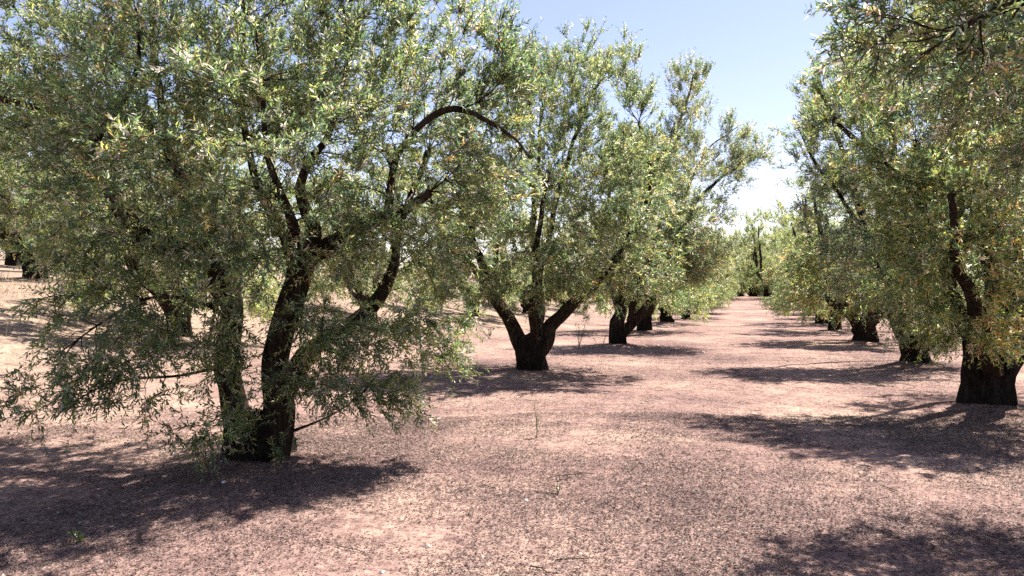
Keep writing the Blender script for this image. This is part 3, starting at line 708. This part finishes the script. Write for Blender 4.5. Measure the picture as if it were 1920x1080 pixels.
V = np.stack([p, p + d * L * .45 + sdv * Wd * .5 + lift, p + d * L, p + d * L * .45 - sdv * Wd * .5 + lift], 1).reshape(-1, 3)
kinds = np.array([(.095, .066, .060), (.14, .098, .088), (.06, .042, .040), (.22, .16, .135), (.13, .10, .07), (.31, .245, .21)])
C = kinds[rng.choice(6, n, p=[.3, .22, .22, .12, .08, .06])] * rng.uniform(.8, 1.25, (n, 1))
k4 = np.arange(n)[:, None] * 4
o = link('leaf_litter', mesh_np('leaf_litter', V, None, np.concatenate([k4 + [[0, 1, 2]], k4 + [[0, 2, 3]]]), [M_LITTER], False, np.repeat(C, 4, 0)))
o['kind'] = 'stuff'; o['label'] = 'dry olive leaves scattered over the sandy soil'; o['category'] = 'leaf litter'

# fallen twigs, clods and grit
a = Acc(); x, y = scatter(700, 2.8, 22)
for k in range(len(x)):
    an = rng.uniform(0, 6.283); ln = rng.uniform(.06, .3); q = np.linspace(0, 1, 4)[:, None]
    px_ = x[k] + math.cos(an) * ln * q[:, 0] + rng.normal(size=4) * .01; py_ = y[k] + math.sin(an) * ln * q[:, 0] + rng.normal(size=4) * .01
    a.add(*tube(np.stack([px_, py_, ground_z(px_, py_) + .008 + rng.uniform(0, .01, 4)], 1), np.array([.004, .0035, .003, .0015]) * rng.uniform(.6, 1.3), 5))
o = link('twig_debris', a.build('twig_debris', M_TWIG)); o['kind'] = 'stuff'; o['label'] = 'thin dry twigs strewn over the soil'; o['category'] = 'twigs'
x1, y1 = scatter(9000, 2.6, 12); x2, y2 = scatter(5000, 10, 28); x = np.concatenate([x1, x2]); y = np.concatenate([y1, y2]); n = len(x)
sz = np.minimum(.004 * rng.pareto(2.2, n) + .004, .035) * np.where(y > 12, 1.6, 1)
oc = np.array([[1, 0, 0], [.3, .95, 0], [-.8, .6, 0], [-.8, -.6, 0], [.3, -.95, 0], [0.1, 0, .75]])
V = oc[None] * sz[:, None, None] * rng.uniform(.6, 1.3, (n, 6, 3)); an = rng.uniform(0, 6.283, n)
V = np.stack([V[..., 0] * np.cos(an)[:, None] - V[..., 1] * np.sin(an)[:, None], V[..., 0] * np.sin(an)[:, None] + V[..., 1] * np.cos(an)[:, None], V[..., 2] - sz[:, None] * .15], -1)
V = V + np.stack([x, y, ground_z(x, y)], 1)[:, None]
T = (np.arange(n)[:, None, None] * 6 + np.array([[0, 1, 5], [1, 2, 5], [2, 3, 5], [3, 4, 5], [4, 0, 5]])[None]).reshape(-1, 3)
C = np.array([(.30, .21, .18), (.42, .32, .27), (.20, .14, .125), (.52, .45, .39)])[rng.choice(4, n, p=[.45, .25, .22, .08])]
o = link('gravel', mesh_np('gravel', V.reshape(-1, 3), None, T, [M_LITTER], False, np.repeat(C, 6, 0))); o['kind'] = 'stuff'; o['label'] = 'small clods and grit lying on the soil'; o['category'] = 'gravel'

# dry grass on the bank at the left
n = 9000
uu = rng.uniform(13, 24, n); s_ = rng.uniform(2, 34, n)
q = PERP[None] * uu[:, None] + ROW[None] * s_[:, None]; x, y = q[:, 0], q[:, 1]
k = (np.sin(.9 * x + .3 * y) * np.sin(.8 * y - .4 * x + 1) + rng.normal(size=n) * .35) > .25
x, y = x[k], y[k]; n = len(x); z = ground_z(x, y) - .01
a = rng.uniform(0, 6.283, n); h = rng.uniform(.12, .38, n); lean = rng.normal(size=(n, 2)) * .12
wv = np.stack([np.cos(a), np.sin(a), 0 * a], 1) * .008
p = np.stack([x, y, z], 1); top = p + np.stack([lean[:, 0], lean[:, 1], h], 1)
V = np.stack([p - wv, p + wv, top], 1).reshape(-1, 3)
C = np.array([(.50, .38, .20), (.42, .31, .17), (.55, .45, .27)])[rng.integers(0, 3, n)]
o = link('dry_grass', mesh_np('dry_grass', V, None, np.arange(n * 3).reshape(-1, 3), [M_LITTER], False, np.repeat(C, 3, 0)))
o['kind'] = 'stuff'; o['label'] = 'straw coloured dry grass on the sand bank at the left'; o['category'] = 'dry grass'

# ------------------------------------------------------------------ weeds and stones
def weed(px, py, h, n_leaf, label, col=(.13, .17, .05), spread=.05, stems=1, ll=.05, seed=0):
    b = foot(px, py); r = np.random.default_rng(900 + seed)
    root = bpy.data.objects.new('weed', None); COL.objects.link(root); root.location = b
    root['label'] = label; root['category'] = 'weed'; root['group'] = 'weeds growing in the bare soil'
    a = Acc(); LV, LC = [], []
    for k in range(stems):
        t = np.linspace(0, 1, 7); dr = r.normal(size=2) * spread
        p = np.stack([dr[0] * t + .01 * np.sin(5 * t + k), dr[1] * t, h * t * r.uniform(.75, 1)], 1); p[0, 2] = -.03
        a.add(*tube(p, .0045 * (1 - .7 * t) + .001, 5))
        for q in range(n_leaf):
            tt = r.uniform(.15, 1); c = np.array([np.interp(tt, t, p[:, j]) for j in range(3)])
            an = r.uniform(0, 6.283); d_ = unit(np.array([math.cos(an), math.sin(an), r.uniform(-.1, .9)])); L_ = ll * r.uniform(.6, 1.3)
            s2 = unit(np.cross(d_, [0, 0, 1.])) * L_ * .16
            LV += [c, c + d_ * L_ * .45 + s2, c + d_ * L_, c + d_ * L_ * .45 - s2]; LC += [np.array(col) * r.uniform(.7, 1.4)] * 4
    link('stem', a.build('stem', M_TWIG), root)
    m = len(LV) // 4; k4 = np.arange(m)[:, None] * 4
    link('foliage', mesh_np('foliage', np.array(LV), None, np.concatenate([k4 + [[0, 1, 2]], k4 + [[0, 2, 3]]]), [M_LEAF], False, np.array(LC)), root)
    return root
weed(1006, 818, .50, 22, 'lone slender upright weed in the open soil in front of the V limbed tree', seed=1, spread=.02, ll=.06)
weed(918, 638, .42, 60, 'small leafy bush behind the front tree, left of the V limbed tree', (.05, .075, .03), .22, 5, .08, 2)
weed(1085, 652, .75, 26, 'straggly pale weed between the second and third left hand trees', (.14, .16, .07), .28, 6, .07, 3)
weed(1125, 662, .55, 16, 'thin low weed right of the straggly pale one', (.14, .16, .07), .2, 3, .06, 4)
weed(152, 1012, .10, 16, 'tiny bright green seedling in the front left shade', (.10, .17, .035), .05, 3, .04, 5)
weed(1043, 918, .09, 10, 'tiny green sprout in the front of the path', (.14, .17, .05), .03, 2, .03, 6)
weed(1690, 692, .3, 14, 'pale dry weed left of the short stump on the right', (.22, .2, .12), .14, 4, .06, 7)

def stone(px, py, sz, label, seed):
    import bmesh
    b = foot(px, py); r = np.random.default_rng(seed)
    bm = bmesh.new(); bmesh.ops.create_icosphere(bm, subdivisions=3, radius=1)
    ph = r.uniform(0, 6, 6)
    for v in bm.verts:
        c = np.array(v.co); f = 1 + .18 * math.sin(3 * c[0] + ph[0]) * math.sin(2.5 * c[1] + ph[1]) + .12 * math.sin(5 * c[2] + ph[2] + 3 * c[0]) + .05 * math.sin(9 * c[1] + ph[3])
        v.co = Vector(c * f * sz * np.array([1, .75, .5]))
    me = bpy.data.meshes.new('stone'); bm.to_mesh(me); bm.free(); me.materials.append(M_STONE)
    for p in me.polygons: p.use_smooth = True
    o = link('stone', me); o.location = b + np.array([0, 0, sz * .25]); o.rotation_euler = (0, 0, r.uniform(0, 6))
    o['label'] = label; o['category'] = 'stone'; o['group'] = 'pale stones lying on the soil'
stone(986, 932, .020, 'largest white stone on the leaf litter in the middle of the path', 1)
stone(718, 1074, .017, 'white stone at the bottom edge of the picture', 2)
stone(683, 1038, .011, 'small pale stone just above the one at the bottom edge', 3)
stone(984, 986, .009, 'tiny pale stone nearer the camera than the largest white stone', 4)
stone(1318, 660, .05, 'flat pale stone far up the sunlit path', 5)
stone(420, 912, .02, 'pale stone in the shade in front of the big two stemmed tree', 6)
